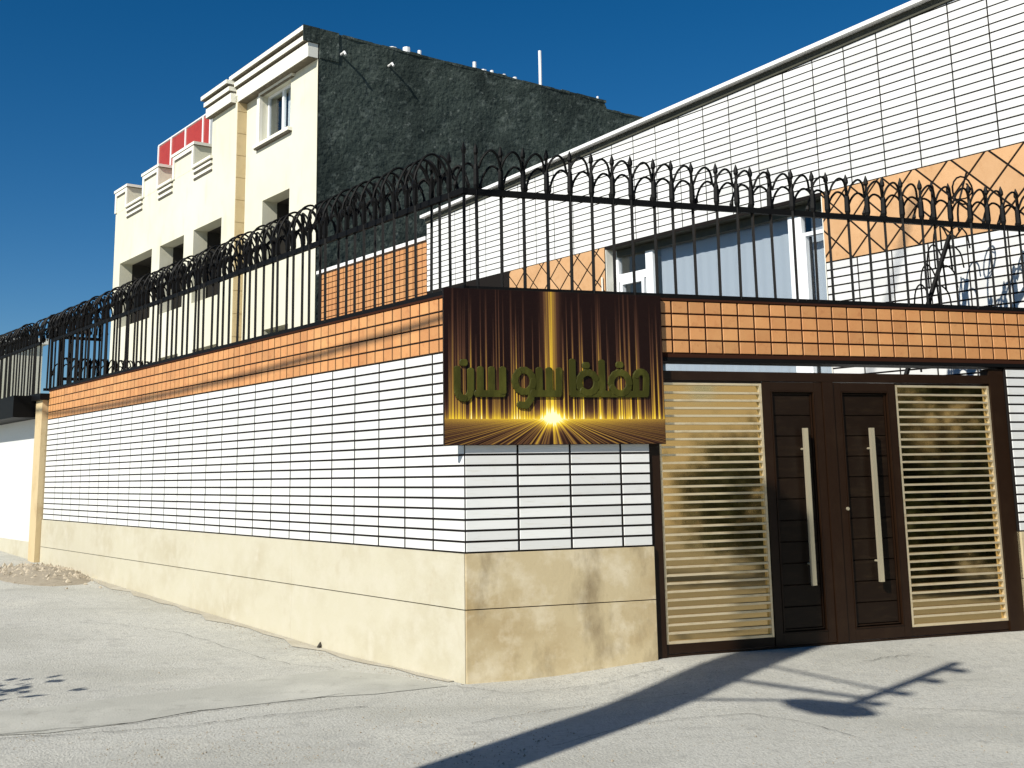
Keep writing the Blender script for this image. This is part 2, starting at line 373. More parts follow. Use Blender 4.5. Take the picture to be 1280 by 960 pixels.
# ------------------------------------------------------------ gate
GW = -.06                                    # the gate hangs a little behind the wall face
GF = FF.sub(3.56, GW)
gate = thing('metal_gate', GF, 'wide dark brown metal gate with two slatted gold panels and two handled doors', 'gate')
def gbox(name, a, b, m=None, parent=None): return MB(GF).box(a, b).build(name, m or GBROWN, parent or gate)
gbox('gate_post', (1.70, GW - .09, .0), (1.797, GW + .03, 2.60)); gbox('gate_post', (5.44, GW - .09, .0), (5.61, GW + .03, 2.60))
gbox('top_rail', (1.80, GW - .06, 2.452), (5.437, GW + .025, 2.535)); gbox('threshold', (1.80, GW - .05, .03), (5.437, GW + .02, .098))
def slat_panel(a, b, nslat):
    z0, z1 = .195, 2.43
    root = MB(GF).box((a + .02, GW - .035, z0), (b - .02, GW - .02, z1)).build('mirror_panel', MIRROR, gate)
    MB(GF).box((a, GW - .03, .105), (b, GW + .012, z0 - .012)).build('bottom_rail', GBROWN, root); MB(GF).box((a, GW - .03, z1 + .003), (b, GW + .012, 2.448)).build('upper_rail', GBROWN, root)
    e = MB(GF)
    e.box((a + .002, GW - .03, z0 - .01), (a + .024, GW + .014, z1)); e.box((b - .024, GW - .03, z0 - .01), (b - .002, GW + .014, z1))
    e.box((a + .026, GW - .03, z0 - .01), (b - .026, GW + .013, z0 + .012)); e.box((a + .026, GW - .03, z1 - .02), (b - .026, GW + .013, z1 - .001))
    e.build('panel_edge', SLAT, root)
    p = (z1 - z0 - .03) / nslat
    f0 = Frame(Vector((0, 0, 0)), FF.d, FF.n)
    me = MB(f0).box((-(b - a) / 2 + .026, -.012, -.0095), ((b - a) / 2 - .026, .012, .0095)).mesh('slat', SLAT)
    for k in range(1, nslat):
        o = link('slat', me, root, GF.L((a + b) / 2, GW + rnd.uniform(-.002, .002), z0 + .01 + p * k)); o.rotation_euler = (rnd.uniform(-.05, .05), rnd.uniform(-.0015, .0015), 0)
    return root
slat_panel(1.80, 2.862, 32); slat_panel(4.325, 5.437, 31)
def door(a, b, hu):
    z0, z1 = .105, 2.445
    root = MB(GF).box((a + .003, GW - .045, z0), (b - .003, GW - .028, z1)).build('door', GBROWN, gate)
    s = MB(GF)
    s.box((a + .003, GW - .026, z0), (a + .085, GW + .02, z1)); s.box((b - .085, GW - .026, z0), (b - .003, GW + .02, z1))
    s.box((a + .087, GW - .026, z0), (b - .087, GW + .018, z0 + .10)); s.box((a + .087, GW - .026, z1 - .08), (b - .087, GW + .018, z1))
    s.build('door_frame', GBROWN, root)
    mo = MB(GF)
    for d_ in (0, .022):
        A, B, Z0, Z1 = a + .089 + d_, b - .089 - d_, z0 + .103 + d_, z1 - .083 - d_
        tt = .008
        mo.box((A, GW - .02, Z0), (A + tt, GW + .026 - d_, Z1)); mo.box((B - tt, GW - .02, Z0), (B, GW + .026 - d_, Z1))
        mo.box((A + tt + .001, GW - .02, Z0), (B - tt - .001, GW + .025 - d_, Z0 + tt)); mo.box((A + tt + .001, GW - .02, Z1 - tt), (B - tt - .001, GW + .025 - d_, Z1))
    mo.build('moulding', GBROWN, root)
    n = 11; A, B, Z0, Z1 = a + .122, b - .122, z0 + .136, z1 - .116; p = (Z1 - Z0) / n
    f0 = Frame(Vector((0, 0, 0)), FF.d, FF.n)
    me = MB(f0).slab(rect(-(B - A) / 2, (B - A) / 2, -p / 2 + .004, p / 2 - .004), -.03, 0, .005).mesh('board', GBOARD)
    for k in range(n): link('board', me, root, GF.L((A + B) / 2, GW - .006 + rnd.uniform(-.001, .001), Z0 + p * (k + .5)), (rnd.uniform(-.008, .008), 0, 0))
    h = MB(GF); h.box((hu - .022, GW + .055, .615), (hu + .022, GW + .085, 2.02))
    for z in (.80, 1.83): h.tube([(hu, GW - .005, z), (hu, GW + .06, z)], .011, 8)
    h.build('handle', STEEL, root)
    return root
dl = door(2.865, 3.50, 3.262); dr_ = door(3.62, 4.322, 3.985)
gbox('meeting_post', (3.503, GW - .045, .10), (3.617, GW + .032, 2.45))
MB(GF).tube([(3.70, GW + .015, 1.28), (3.70, GW + .032, 1.28)], .016, 10).build('lock', STEEL, dr_)

# ------------------------------------------------------------ sign board
SW0, SW1 = .018, .05
S_A, S_B, S_Z0, S_Z1 = -.185, 1.822, 1.885, 3.196
SF = FF.sub(.8, SW1)
sign = thing('sign_board', SF, 'dark sign board with golden light streaks and raised olive lettering over the wall corner', 'sign')
PR = bpy.data.materials.new('streak_print'); PR.use_nodes = True
t = PR.node_tree; N = t.nodes; b = N['Principled BSDF']; b.inputs['Roughness'].default_value = .4; b.inputs['Specular IOR Level'].default_value = .15
tc = N.new('ShaderNodeTexCoord'); sx = N.new('ShaderNodeSeparateXYZ'); t.links.new(tc.outputs['Object'], sx.inputs[0])
def mth(op, a, b_=None, c_=None, cl=False):
    n = N.new('ShaderNodeMath'); n.operation = op; n.use_clamp = cl
    for i, x in enumerate((a, b_, c_)):
        if x is None: continue
        if isinstance(x, (int, float)): n.inputs[i].default_value = x
        else: t.links.new(x, n.inputs[i])
    return n.outputs[0]
WID, HGT = S_B - S_A, S_Z1 - S_Z0
U = mth('MULTIPLY', mth('ADD', sx.outputs[0], .8 - S_A), 1 / WID)          # 0..1 across
V = mth('MULTIPLY', mth('SUBTRACT', sx.outputs[2], S_Z0), 1 / HGT)          # 0..1 up
UC = mth('SUBTRACT', U, .475); AU = mth('ABSOLUTE', UC); HV = .165
def n1d(x, sc, det=0):
    n = N.new('ShaderNodeTexNoise'); n.noise_dimensions = '1D'; n.inputs['Scale'].default_value = sc; n.inputs['Detail'].default_value = det
    t.links.new(x, n.inputs['W']); return n.outputs[0]
def white(x, cells, seed):
    n = N.new('ShaderNodeTexWhiteNoise'); n.noise_dimensions = '1D'
    t.links.new(mth('ADD', mth('FLOOR', mth('MULTIPLY', x, cells)), seed), n.inputs['W']); return n.outputs[0]
def streaks(cells, seed, keep):
    wn = white(U, cells, seed); top = white(U, cells, seed + 500)
    on = mth('GREATER_THAN', wn, keep)
    hgt = mth('ADD', mth('MULTIPLY', top, .95), HV + .04)
    fade = mth('MULTIPLY', mth('SUBTRACT', hgt, V), 2.2, cl=True)
    fr_ = mth('FRACT', mth('MULTIPLY', U, cells)); core = mth('SUBTRACT', 1, mth('MULTIPLY', mth('ABSOLUTE', mth('SUBTRACT', fr_, .5)), 1.9), cl=True)
    dim = mth('ADD', mth('MULTIPLY', wn, .7), .3)
    return mth('MULTIPLY', mth('MULTIPLY', mth('MULTIPLY', on, fade), core), dim)
s_all = mth('ADD', mth('MULTIPLY', streaks(90, 3, .42), .85), mth('MULTIPLY', streaks(160, 40, .5), .7))
side_f = mth('POWER', 2.718, mth('MULTIPLY', AU, -2.0))
near = mth('POWER', 2.718, mth('MULTIPLY', mth('SUBTRACT', V, HV), -3.2))
above = mth('GREATER_THAN', V, HV)
col_c = mth('POWER', 2.718, mth('MULTIPLY', mth('MULTIPLY', AU, AU), -1300.0))
cs = mth('MULTIPLY', col_c, mth('ADD', .30, mth('MULTIPLY', n1d(U, 120), .9)))
sI = mth('MULTIPLY', above, mth('ADD', mth('MULTIPLY', s_all, mth('ADD', mth('MULTIPLY', side_f, .52), mth('MULTIPLY', near, .62))), mth('MULTIPLY', cs, .55)))
# floor rays running from the glow
dv = mth('SUBTRACT', HV, V); ang = mth('DIVIDE', UC, mth('ADD', dv, .035))
ray = mth('SUBTRACT', mth('MULTIPLY', n1d(ang, 9.0, 2), 4.5), 1.95, cl=True)
below = mth('SUBTRACT', 1, above)
rI = mth('MULTIPLY', below, mth('MULTIPLY', ray, mth('ADD', .12, mth('MULTIPLY', side_f, .42))))
ADV = mth('ABSOLUTE', dv)
hor = mth('MULTIPLY', mth('POWER', 2.718, mth('MULTIPLY', ADV, -26.0)), mth('ADD', mth('MULTIPLY', side_f, .95), .12))
glow = mth('POWER', 2.718, mth('MULTIPLY', mth('ADD', mth('MULTIPLY', mth('MULTIPLY', AU, AU), 420.0), mth('MULTIPLY', mth('MULTIPLY', dv, dv), 330.0)), -1.0))
I = mth('ADD', mth('ADD', sI, rI), mth('ADD', mth('MULTIPLY', hor, .66), mth('MULTIPLY', glow, .95)))
cr = N.new('ShaderNodeValToRGB'); e = cr.color_ramp.elements
e[0].position = 0; e[0].color = (.010, .0035, .0025, 1); e[1].position = 1; e[1].color = (1, .93, .55, 1)
for ps, cc in ((.12, (.075, .032, .018, 1)), (.32, (.30, .165, .032, 1)), (.55, (.70, .44, .03, 1)), (.8, (.95, .70, .06, 1))):
    q = e.new(ps); q.color = cc
t.links.new(mth('MULTIPLY', I, .8), cr.inputs[0]); t.links.new(cr.outputs[0], b.inputs['Base Color'])
MB(SF).box((S_A, SW0, S_Z0), (S_B, SW1 - .002, S_Z1)).build('panel', GBOARD, sign)
MB(SF).quad((S_A + .004, SW1, S_Z0 + .004), (S_B - .004, SW1, S_Z0 + .004), (S_B - .004, SW1, S_Z1 - .004), (S_A + .004, SW1, S_Z1 - .004)).build('printed_face', PR, sign)
OLIVE = mat('olive_letter', (.036, .036, .006), .55, spec=.12, noise=[(5, (.085, .083, .014), .45, .7, (1, 1, .3))])
def lp(x, y): return (S_A + (x - 125) / 1027 * WID, S_Z1 - (y - 75) / 742 * HGT)
def stroke(mb, pts, wd=.058, d0=SW1 - .001, d1=SW1 + .014):
    """a flat band with rounded ends along letter strokes, raised from the board"""
    P = [Vector(lp(*p)) for p in pts]
    for a, b_ in zip(P, P[1:]):
        dd = (b_ - a); n_ = Vector((-dd.y, dd.x)).normalized() * wd / 2; ex = dd.normalized() * wd * .42
        a2, b2 = a - ex * .6, b_ + ex * .6
        mb.slab([tuple(a2 - n_), tuple(b2 - n_), tuple(b2 + ex * .5 - n_ * .4), tuple(b2 + ex * .5 + n_ * .4), tuple(b2 + n_), tuple(a2 + n_), tuple(a2 - ex * .5 + n_ * .4), tuple(a2 - ex * .5 - n_ * .4)], d0, d1 + stroke.k, .004)
        stroke.k = (stroke.k + .0007) % .006
stroke.k = 0.0
def ring(cx, cy, rx, ry, a0=0, a1=360, n=14): return [(cx + rx * math.cos(R(a0 + (a1 - a0) * k / n)), cy + ry * math.sin(R(a0 + (a1 - a0) * k / n))) for k in range(n + 1)]
letters = [
    [[(1060, 572), (1064, 500)] + ring(1038, 492, 26, 28, 0, -180, 8) + [(1012, 560)], [(1060, 572), (985, 574)]],
    [ring(935, 520, 44, 52), [(985, 574), (880, 574)], [(930, 430), (940, 430)]],
    [[(848, 420), (848, 574)], [(876, 574), (850, 574)]],
    [ring(780, 520, 42, 50), [(826, 574), (706, 574)], [(708, 418), (708, 574)], [(768, 436), (778, 436)]],
    [[(645, 462), (642, 570)], [(598, 462), (598, 570)], [(552, 462), (552, 570)], [(642, 574), (520, 574)]],
    [ring(482, 515, 42, 52), [(520, 540), (512, 600), (490, 632), (462, 628)]],
    [[(385, 462), (385, 566)], [(335, 462), (335, 574)], [(285, 462), (285, 574)], [(385, 576), (270, 576)]],
    [[(182, 462), (182, 545)] + ring(212, 556, 30, 44, 180, 0, 8) + [(242, 470)], [(206, 432), (216, 432)]],
]
for L_ in letters:
    mb = MB(SF)
    for s_ in L_: stroke(mb, s_)
    mb.build('letter', OLIVE, sign)
br = MB(SF)
for uu in (.25, 1.45):
    for zz in (2.1, 2.9): br.box((uu - .03, .004, zz - .03), (uu + .03, SW0 - .001, zz + .03))
br.build('bracket', IRON, sign)

# ------------------------------------------------------------ the white house behind the wall
HWF = -5.3
HF = LF.sub(2.0, HWF)
house = thing('white_house', HF, 'white tiled house with a wide blue grey window, behind the gate', 'house')
HS = 1.085                                   # drawn at 1:1.085, standing 6.2 m behind the line of the side wall
house.scale = (HS, HS, HS); house.location = LF.W(2.823, -6.204, -.14)
HU0, HU1 = -2.52, 8.745
roof = lambda u: 6.605 - .047 * u
ZB, ZO = 4.835, 4.0
WU0, WU1, WZ0, WZ1 = .26, 4.04, 2.6, 4.80
core = MB(HF)
# wall behind the cladding with a real window opening
cells_u = [HU0, WU0, WU1, HU1]
def core_piece(a, b, z0, z1f):
    core.slab([(a, z0), (b, z0), (b, z1f(b)), (a, z1f(a))], HWF - .32, HWF - .008)
core_piece(HU0, WU0 - .0, -.1, lambda u: roof(u) - .03); core_piece(WU0 + .001, WU1 - .001, WZ1, lambda u: roof(u) - .03)
core_piece(WU0 + .001, WU1 - .001, -.1, lambda u: WZ0); core_piece(WU1, HU1 - .003, -.1, lambda u: roof(u) - .03)
core.build('wall_core', JOINT, house)
MB(HF).slab([(HU1 - .3, -.1), (HU1 - .002, -.1), (HU1 - .002, roof(HU1) - .04), (HU1 - .3, roof(HU1) - .04)], HWF - 9, HWF - .33).build('end_wall', GREYW, house)
MB(HF).slab([(HU0, roof(HU0) - .2), (HU1 - .01, roof(HU1) - .2), (HU1 - .01, roof(HU1) - .04), (HU0, roof(HU0) - .04)], HWF - 9, HWF - .33).build('roof', GREYW, house)
MB(HF).slab([(HU0, roof(HU0) - .028), (HU1 + .05, roof(HU1 + .05) - .028), (HU1 + .05, roof(HU1 + .05) + .02), (HU0, roof(HU0) + .02)], HWF - .4, HWF + .11, .004).build('roof_coping', PIPE, house)
MB(HF).slab([(HU0, roof(HU0) - .118), (HU1 + .012, roof(HU1 + .012) - .118), (HU1 + .012, roof(HU1 + .012) - .03), (HU0, roof(HU0) - .03)], HWF - .4, HWF + .02).build('coping_shade', OLSHADE, house)  # dark strip painted in for the shade the coping overhang throws
CP, RP = .4454, .0945
cols = [.72 - CP * k for k in range(-18, 12)]
full, cut = [], []
for c in cols:
    a, b_ = max(c - CP, HU0), min(c, HU1)
    if b_ - a < .05: continue
    for r in range(22):
        z0, z1 = ZB + r * RP, ZB + (r + 1) * RP
        p = rect(a + .008, b_ - .008, z0 + .008, z1 - .008)
        q = clip(p, .047, 1, 6.605 - .125)
        if len(q) < 3: continue
        if q == p: full.append((a + .008, b_ - .008, z0 + .008, z1 - .008))
        else: cut.append(q)
full.sort(key=lambda c: c[0])
lay(HF, house, 'white_tile', WHITE, full, HWF, .02, 190, ch=.002)
cm = MB(HF)
for q in cut: cm.slab(q, HWF - .02, HWF)
tag(cm.build('cut_tile_row', WHITE, house), kind='stuff')
low = []
for c in cols:
    a, b_ = max(c - CP, HU0), min(c, WU0)
    if b_ - a < .05: continue
    for r in range(41): low.append((a + .009, b_ - .009, ZO - (r + 1) * RP + .009, ZO - r * RP - .009))
low.sort(key=lambda c: -c[2])
lay(HF, house, 'white_tile', WHITE, low, HWF, .02, 110, ch=.002)
und = [(WU1 + k * .44 - 4.4 + .006, WU1 + k * .44 - 3.96 - .006, WZ0 - (r + 1) * RP, WZ0 - r * RP - .011) for k in range(2, 14) for r in range(3)]
MBu = MB(HF)
for (a, b_, c, d) in und: MBu.slab(rect(max(a, WU0), b_, c, d), HWF - .02, HWF)
tag(MBu.build('white_tile_field', WHITE, house), kind='stuff')
def diamonds(ua, ub, za, zb, side_=.30, off=0.0):
    dg = side_ * math.sqrt(2); h = dg / 2 - .015
    for i in range(int((ua - off) / (dg / 2)) - 2, int((ub - off) / (dg / 2)) + 3):
        for j in range(-1, int((zb - za) / (dg / 2)) + 3):
            if (i + j) % 2: continue
            cu, cz = off + i * dg / 2, za + j * dg / 2
            p = [(cu - h, cz), (cu, cz - h), (cu + h, cz), (cu, cz + h)]
            for (A, B, C_) in ((1, 0, ub), (-1, 0, -ua), (0, 1, zb), (0, -1, -za)):
                p = clip(p, A, B, C_)
                if len(p) < 3: break
            if len(p) < 3: continue
            q = [p[0]]
            for x in p[1:]:
                if math.hypot(x[0] - q[-1][0], x[1] - q[-1][1]) > .004: q.append(x)
            if len(q) < 3: continue
            MB(HF).slab(q, HWF - .02, HWF + .001 + rnd.uniform(0, .0015), .002).build('diamond_panel', PEACH, house)
diamonds(HU0, WU0 - .004, ZO + .008, ZB - .004, off=.1); diamonds(WU1 + .02, 6.32, 3.5, ZB - .004, off=.2)
MB(HF).slab(rect(6.34, HU1, -.1, ZB - .01), HWF - .02, HWF - .012).build('plaster_panel', GREYW, house)
# window
wn_ = MB(HF)
ww0, ww1 = HWF - .26, HWF - .19
win = MB(HF)
for (a, b_, c, d) in ((WU0 + .012, WU0 + .06, WZ0 + .05, WZ1 - .05), (WU1 - .062, WU1 - .012, WZ0 + .05, WZ1 - .05), (3.28, 3.42, WZ0 + .05, WZ1 - .05), (.72, .92, WZ0 + .05, WZ1 - .05)):
    win.box((a, ww0, c), (b_, ww1, d))
win.box((WU0 + .012, ww0 + .004, WZ0), (WU1 - .012, ww1 + .004, WZ0 + .048)); win.box((WU0 + .012, ww0 + .004, WZ1 - .048), (WU1 - .012, ww1 + .004, WZ1 - .006))
win.box((3.423, ww0 + .002, 4.33), (WU1 - .064, ww1 - .002, 4.44))
window = win.build('window', UPVC, house)
def sash(a, b_, z0, z1, m):
    s = MB(HF); tk = .045
    s.box((a, ww0 + .02, z0), (a + tk, ww1 + .02, z1)); s.box((b_ - tk, ww0 + .02, z0), (b_, ww1 + .02, z1))
    s.box((a + tk + .001, ww0 + .02, z0), (b_ - tk - .001, ww1 + .019, z0 + tk)); s.box((a + tk + .001, ww0 + .02, z1 - tk), (b_ - tk - .001, ww1 + .019, z1))
    s.build('sash', m, window)
sash(3.45, 3.93, WZ0 + .07, 4.325, UPVC); sash(.335, .70, WZ0 + .07, 4.45, UPVC)
for (a, b_) in ((.325, .71), (.925, 3.275), (3.425, 3.97)):
    MB(HF).box((a, HWF - .235, WZ0 + .055), (b_, HWF - .228, WZ1 - .055)).build('pane', GLASS, window)
def blind(a, b_):
    mb = MB(HF); n = int((b_ - a) / .022); i0 = 0
    for k in range(n):
        ua_, ub_ = a + (b_ - a) * k / n, a + (b_ - a) * (k + 1) / n
        wa = HWF - .36 + .0028 * math.sin(k * .9) + .002 * math.sin(k * .37); wb = HWF - .36 + .0028 * math.sin((k + 1) * .9) + .002 * math.sin((k + 1) * .37)
        mb.quad((ua_, wa, WZ0), (ub_, wb, WZ0), (ub_, wb, WZ1 - .02), (ua_, wa, WZ1 - .02))
    mb.build('blind', BLIND, window)
blind(.33, .70); blind(.93, 3.27)
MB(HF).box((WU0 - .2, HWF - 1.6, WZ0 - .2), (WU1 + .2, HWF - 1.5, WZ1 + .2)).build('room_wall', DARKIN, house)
MB(HF).box((WU0 + .002, HWF - .32, WZ1 - .006), (WU1 - .002, HWF - .015, WZ1 + .0)).build('window_soffit_shade', OLSHADE, house); MB(HF).box((WU0 + .07, ww0 + .03, WZ1 - .11), (WU1 - .07, ww1 + .03, WZ1 - .012)).build('header_shade', OLSHADE, window)  # window head and strip coloured dark to paint in the lintel's shade
for (a, b_) in ((WU1 - .011, WU1), (WU0, WU0 + .011)): MB(HF).box((a, HWF - .32, WZ0), (b_, HWF - .004, WZ1 - .007)).build('window_reveal', TRIMW, house)
MB(HF).box((WU0 - .03, HWF - .30, WZ0 - .05), (WU1 + .03, HWF + .04, WZ0 - .004)).build('window_sill', TRIMW, house)
MB(HF).tube([(4.09, HWF + .03, 3.2), (4.09, HWF + .03, 4.4)], .012, 8).build('conduit', TRIMW, house)

# ------------------------------------------------------------ orange wall further back
YW = -6.25
YF = LF.sub(10.2, YW)
yard = thing('yard_wall', YF, 'tall terracotta tiled yard wall with a white coping below the dark building', 'wall')
MB(YF).box((10.2, YW - .25, -.1), (14.62, YW - .008, 6.13)).build('wall_core', BROWNJ, yard)
MB(YF).box((10.18, YW - .3, 6.133), (14.68, YW + .05, 6.205)).build('coping', PIPE, yard)
yc = [(10.2 + .166 * k + .010, 10.2 + .166 * (k + 1) - .010, 6.13 - .127 * (r + 1) + .010, 6.13 - .127 * r - .010) for k in range(26) for r in range(22)]
lay(YF, yard, 'orange_tile', ORANGE, yc, YW, .02, 0)

# ------------------------------------------------------------ cream building with the dark side wall
WB = -6.85; WL = -6.58
BF_ = LF.sub(16.0, WB)
bld = thing('apartment_building', BF_, 'three storey cream building with a rough dark cement side wall and stepped parapet', 'building')
wall = MB(BF_)
rw_holes = [(17.47, 19.15, 10.4, 11.72), (17.45, 19.03, 7.1, 8.82), (17.4, 18.8, 3.2, 5.38)]
facade(wall, 16.0, 20.18, -.1, 12.5, WB, rw_holes, .42)
lw_holes = [(26.5, 29.55, 6.6, 8.79), (23.82, 25.8, 6.6, 8.74), (21.06, 23.08, 6.6, 8.74), (24.0, 25.6, 3.2, 5.25), (21.2, 22.9, 3.2, 5.25)]
facade(wall, 20.18, 30.2, -.1, 10.62, WL, lw_holes, .42)
facade(wall, 20.18, 21.9, 10.62, 12.0, WL, [], 0)
wall.quad((20.18, WL, -.1), (20.18, WL, 12.5), (20.18, WB, 12.5), (20.18, WB, -.1))
wall.quad((30.2, WL, -.1), (30.2, WL, 10.62), (30.2, -18, 10.62), (30.2, -18, -.1))
wall.quad((21.9, WL, 10.62), (21.9, WL, 12.2), (21.9, -12, 12.2), (21.9, -12, 10.62))
wall.quad((21.9, WL, 10.62), (30.2, WL, 10.62), (30.2, -18, 10.62), (21.9, -18, 10.62))
wall.build('wall', CREAM, bld)
MB(BF_).box((20.172, WB + .004, 0), (20.176, WL - .002, 11.95)).build('pilaster_face', TANST, bld)
for z in [1 + k * .62 for k in range(18)]: MB(BF_).box((20.150, WB + .004, z), (20.171, WL - .002, z + .605)).build('pilaster_block', TANST, bld)
for (a, b_, c, d) in rw_holes[1:] + lw_holes:
    wf = WB if b_ < 20.1 else WL
    i_ = MB(BF_)
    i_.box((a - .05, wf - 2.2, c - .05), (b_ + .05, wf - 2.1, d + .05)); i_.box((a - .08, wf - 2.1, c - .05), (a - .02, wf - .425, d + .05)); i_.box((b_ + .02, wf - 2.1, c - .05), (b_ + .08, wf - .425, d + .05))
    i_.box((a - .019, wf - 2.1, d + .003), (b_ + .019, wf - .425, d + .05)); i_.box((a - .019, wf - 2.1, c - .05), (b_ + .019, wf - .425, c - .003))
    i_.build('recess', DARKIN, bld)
# framed window at the top of the right wing
a, b_, c, d = rw_holes[0]
MB(BF_).box((a - .20, WB + .003, d - .012), (b_ + .03, WB + .088, d + .001)).build('lintel_shade', SOFFSHADE, bld); MB(BF_).box((a - .1, WB + .003, c - .125), (b_ + .28, WB + .10, c - .092)).build('sill_shade', BAND, bld)  # dark pieces paint in shade under the lintel and the sill
sur = MB(BF_)
sur.box((a - .22, WB + .002, d + .002), (b_ + .05, WB + .10, d + .20)); sur.box((b_, WB + .002, c), (b_ + .16, WB + .09, d)); sur.box((a - .12, WB + .002, c - .09), (b_ + .30, WB + .13, c - .003))
sur.build('window_surround', TRIMW, bld)
wf_ = MB(BF_)
for (p, q) in ((a + .01, a + .08), (18.18, 18.28), (b_ - .08, b_ - .01)): wf_.box((p, WB - .22, c + .06), (q, WB - .15, d - .06))
wf_.box((a + .01, WB - .22, c + .002), (b_ - .01, WB - .149, c + .058)); wf_.box((a + .01, WB - .22, d - .058), (b_ - .01, WB - .149, d - .002))
bw = wf_.build('window', UPVC, bld)
MB(BF_).box((a + .06, WB - .19, c + .05), (b_ - .06, WB - .185, d - .05)).build('pane', GLASS, bw)
MB(BF_).box((a + .06, WB - .30, c + .05), (18.2, WB - .29, d - .05)).build('blind', PIPE, bw)
MB(BF_).box((a - .1, WB - .9, c - .1), (b_ + .1, WB - .8, d + .1)).build('room_wall', GREYW, bld)
# cornices
def cornice(name, u0_, u1_, wf, zs):
    for k, (z0, z1, pr, m) in enumerate(zs):
        if m is TRIMW: MB(BF_).box((u0_ + .004, wf + (zs[k - 1][2] + .003 if k else .004), z0 - .014), (u1_ + pr * .45 - .01, wf + pr - .014, z0 - .001)).build('soffit_shade', SOFFSHADE, bld)  # thin dark sheet puts shade under each trim moulding
        MB(BF_).box((u0_ - .002 * pr, wf + .003, z0), (u1_ + pr * .45, wf + pr, z1)).build(name, m, bld)
cornice('cornice', 16.0, 20.26, WB, [(11.80, 12.16, .27, TRIMW), (12.162, 12.23, .17, BAND), (12.232, 12.36, .34, TRIMW), (12.362, 12.44, .26, BAND), (12.442, 12.56, .42, TRIMW)])  # the recessed dark bands carry the mouldings' shade in their colour
cornice('cornice', 20.27, 21.95, WL, [(11.80, 12.06, .16, TRIMW), (12.062, 12.12, .10, BAND), (12.122, 12.24, .22, TRIMW), (12.242, 12.31, .17, BAND), (12.312, 12.42, .30, TRIMW)])
MB(BF_).box((20.30, -12, 12.0), (21.9, WL - .002, 12.41)).build('tower_top', CREAM, bld)
# stepped parapet
for (a, b_) in ((23.17, 24.84), (26.07, 27.5), (29.02, 30.2)):
    m_ = MB(BF_).box((a, WL - .62, 10.622), (b_, WL + .004, 11.33)).build('merlon', CREAM, bld)
    MB(BF_).box((a - .07, WL - .68, 11.333), (b_ + .07, WL + .07, 11.42)).build('merlon_cap', TRIMW, m_)
    MB(BF_).box((a - .055, WL - .6, 11.318), (b_ + .055, WL + .058, 11.3315)).build('cap_shade', SOFFSHADE, m_)  # dark sheet paints in the shade beneath the cap
    fr2 = MB(BF_)
    fr2.box((a, WL + .0045, 10.622), (a + .13, WL + .05, 11.315)); fr2.box((b_ - .13, WL + .0045, 10.622), (b_, WL + .05, 11.315)); fr2.box((a + .131, WL + .0045, 11.20), (b_ - .131, WL + .049, 11.315))
    MB(BF_).box((a + .132, WL + .0045, 11.15), (b_ - .132, WL + .02, 11.198)).build('panel_shade', BAND, m_)  # dark strip paints a shade line below the frame's top
    fr2.build('merlon_frame', TRIMW, m_)
for (a, b_) in ((21.8, 23.16), (24.85, 26.06), (27.51, 29.01)):
    s = MB(BF_); s.box((a, WL - .25, 10.60), (b_, WL + .09, 10.68)); s.box((a + .02, WL + .001, 10.46), (b_ - .02, WL + .06, 10.53)); s.box((a + .02, WL + .001, 10.28), (b_ - .02, WL + .05, 10.35))
    s.build('parapet_sill', TRIMW, bld)
    s = MB(BF_)
    for z_ in (10.56, 10.415, 10.235): s.box((a + .01, WL + .0015, z_), (b_ - .01, WL + .03, z_ + .036))  # dark strips paint shade lines under the sill mouldings
    s.build('sill_shade_strip', BAND, bld)
RU = [23.83, 24.40, 25.84, 27.09, 28.25]
ru = RU
for a, b_ in zip(ru, ru[1:]): MB(BF_).box((a + .04, -7.33, 10.7), (b_ - .04, -7.30, 12.62)).build('red_panel', RED, bld)
for a in ru: MB(BF_).box((a - .038, -7.36, 10.63), (a + .038, -7.27, 12.66)).build('screen_post', PIPE, bld)
MB(BF_).box((RU[0] - .04, -7.35, 12.662), (RU[-1] + .04, -7.28, 12.70)).build('screen_rail', PIPE, bld)
# dark side wall: rough sheet with real relief
dw = MB(BF_); nW, nZ = 90, 84
from mathutils import noise as mno
def dwp(i, j):
    ww = WB - .02 - 11.6 * i / nW; top = 12.50 if ww > -16.3 else 12.26
    z = -.1 + (top + .1) * j / nZ
    return (16.0 - .02 - .022 * mno.fractal(Vector((ww * 1.6, z * 1.9, 3.1)), .9, 2.1, 4) * (0 if i == 0 else 1), ww, z)
for i in range(nW):
    for j in range(nZ): dw.quad(dwp(i, j), dwp(i + 1, j), dwp(i + 1, j + 1), dwp(i, j + 1))
dw.build('side_wall', DARKC, bld)
ed = MB(BF_)
for k in range(40):
    w0_ = WB - .1 - 11.4 * k / 40; zt = 12.50 if w0_ > -16.1 else 12.26
    ed.box((15.97, w0_ - .286, zt - .02), (16.3, w0_, zt + .03 + .035 * rnd.random()))
ed.build('roof_edge', DARKC, bld)
MB(BF_).box((16.15, -18.2, 11.9), (20.2, WB - .05, 12.3)).build('roof', DARKIN, bld)
MB(BF_).box((15.95, WB - .55, 11.80), (16.0, WB - .03, 12.56)).build('cornice_return', DARKC, bld)
MB(BF_).box((15.96, WB - .02, 12.17), (15.985, WB + .425, 12.57)).build('cornice_end', DARKC, bld)
for (s_, h_, r_, z_) in ((7.12, 1.08, .045, 12.5), (4.81, .24, .05, 12.5), (5.4, .12, .05, 12.5), (5.82, .10, .05, 12.5), (6.2, .09, .06, 12.5), (2.63, .16, .10, 12.5), (3.03, .17, .05, 12.5), (2.2, .06, .12, 12.5), (9.3, .14, .035, 12.5), (5.1, .07, .1, 12.5)):
    MB(BF_).tube([(16.12, WB - s_, z_ - .05), (16.12, WB - s_, z_ + h_ + .04)], r_, 8).build('vent_pipe', PIPE, bld)
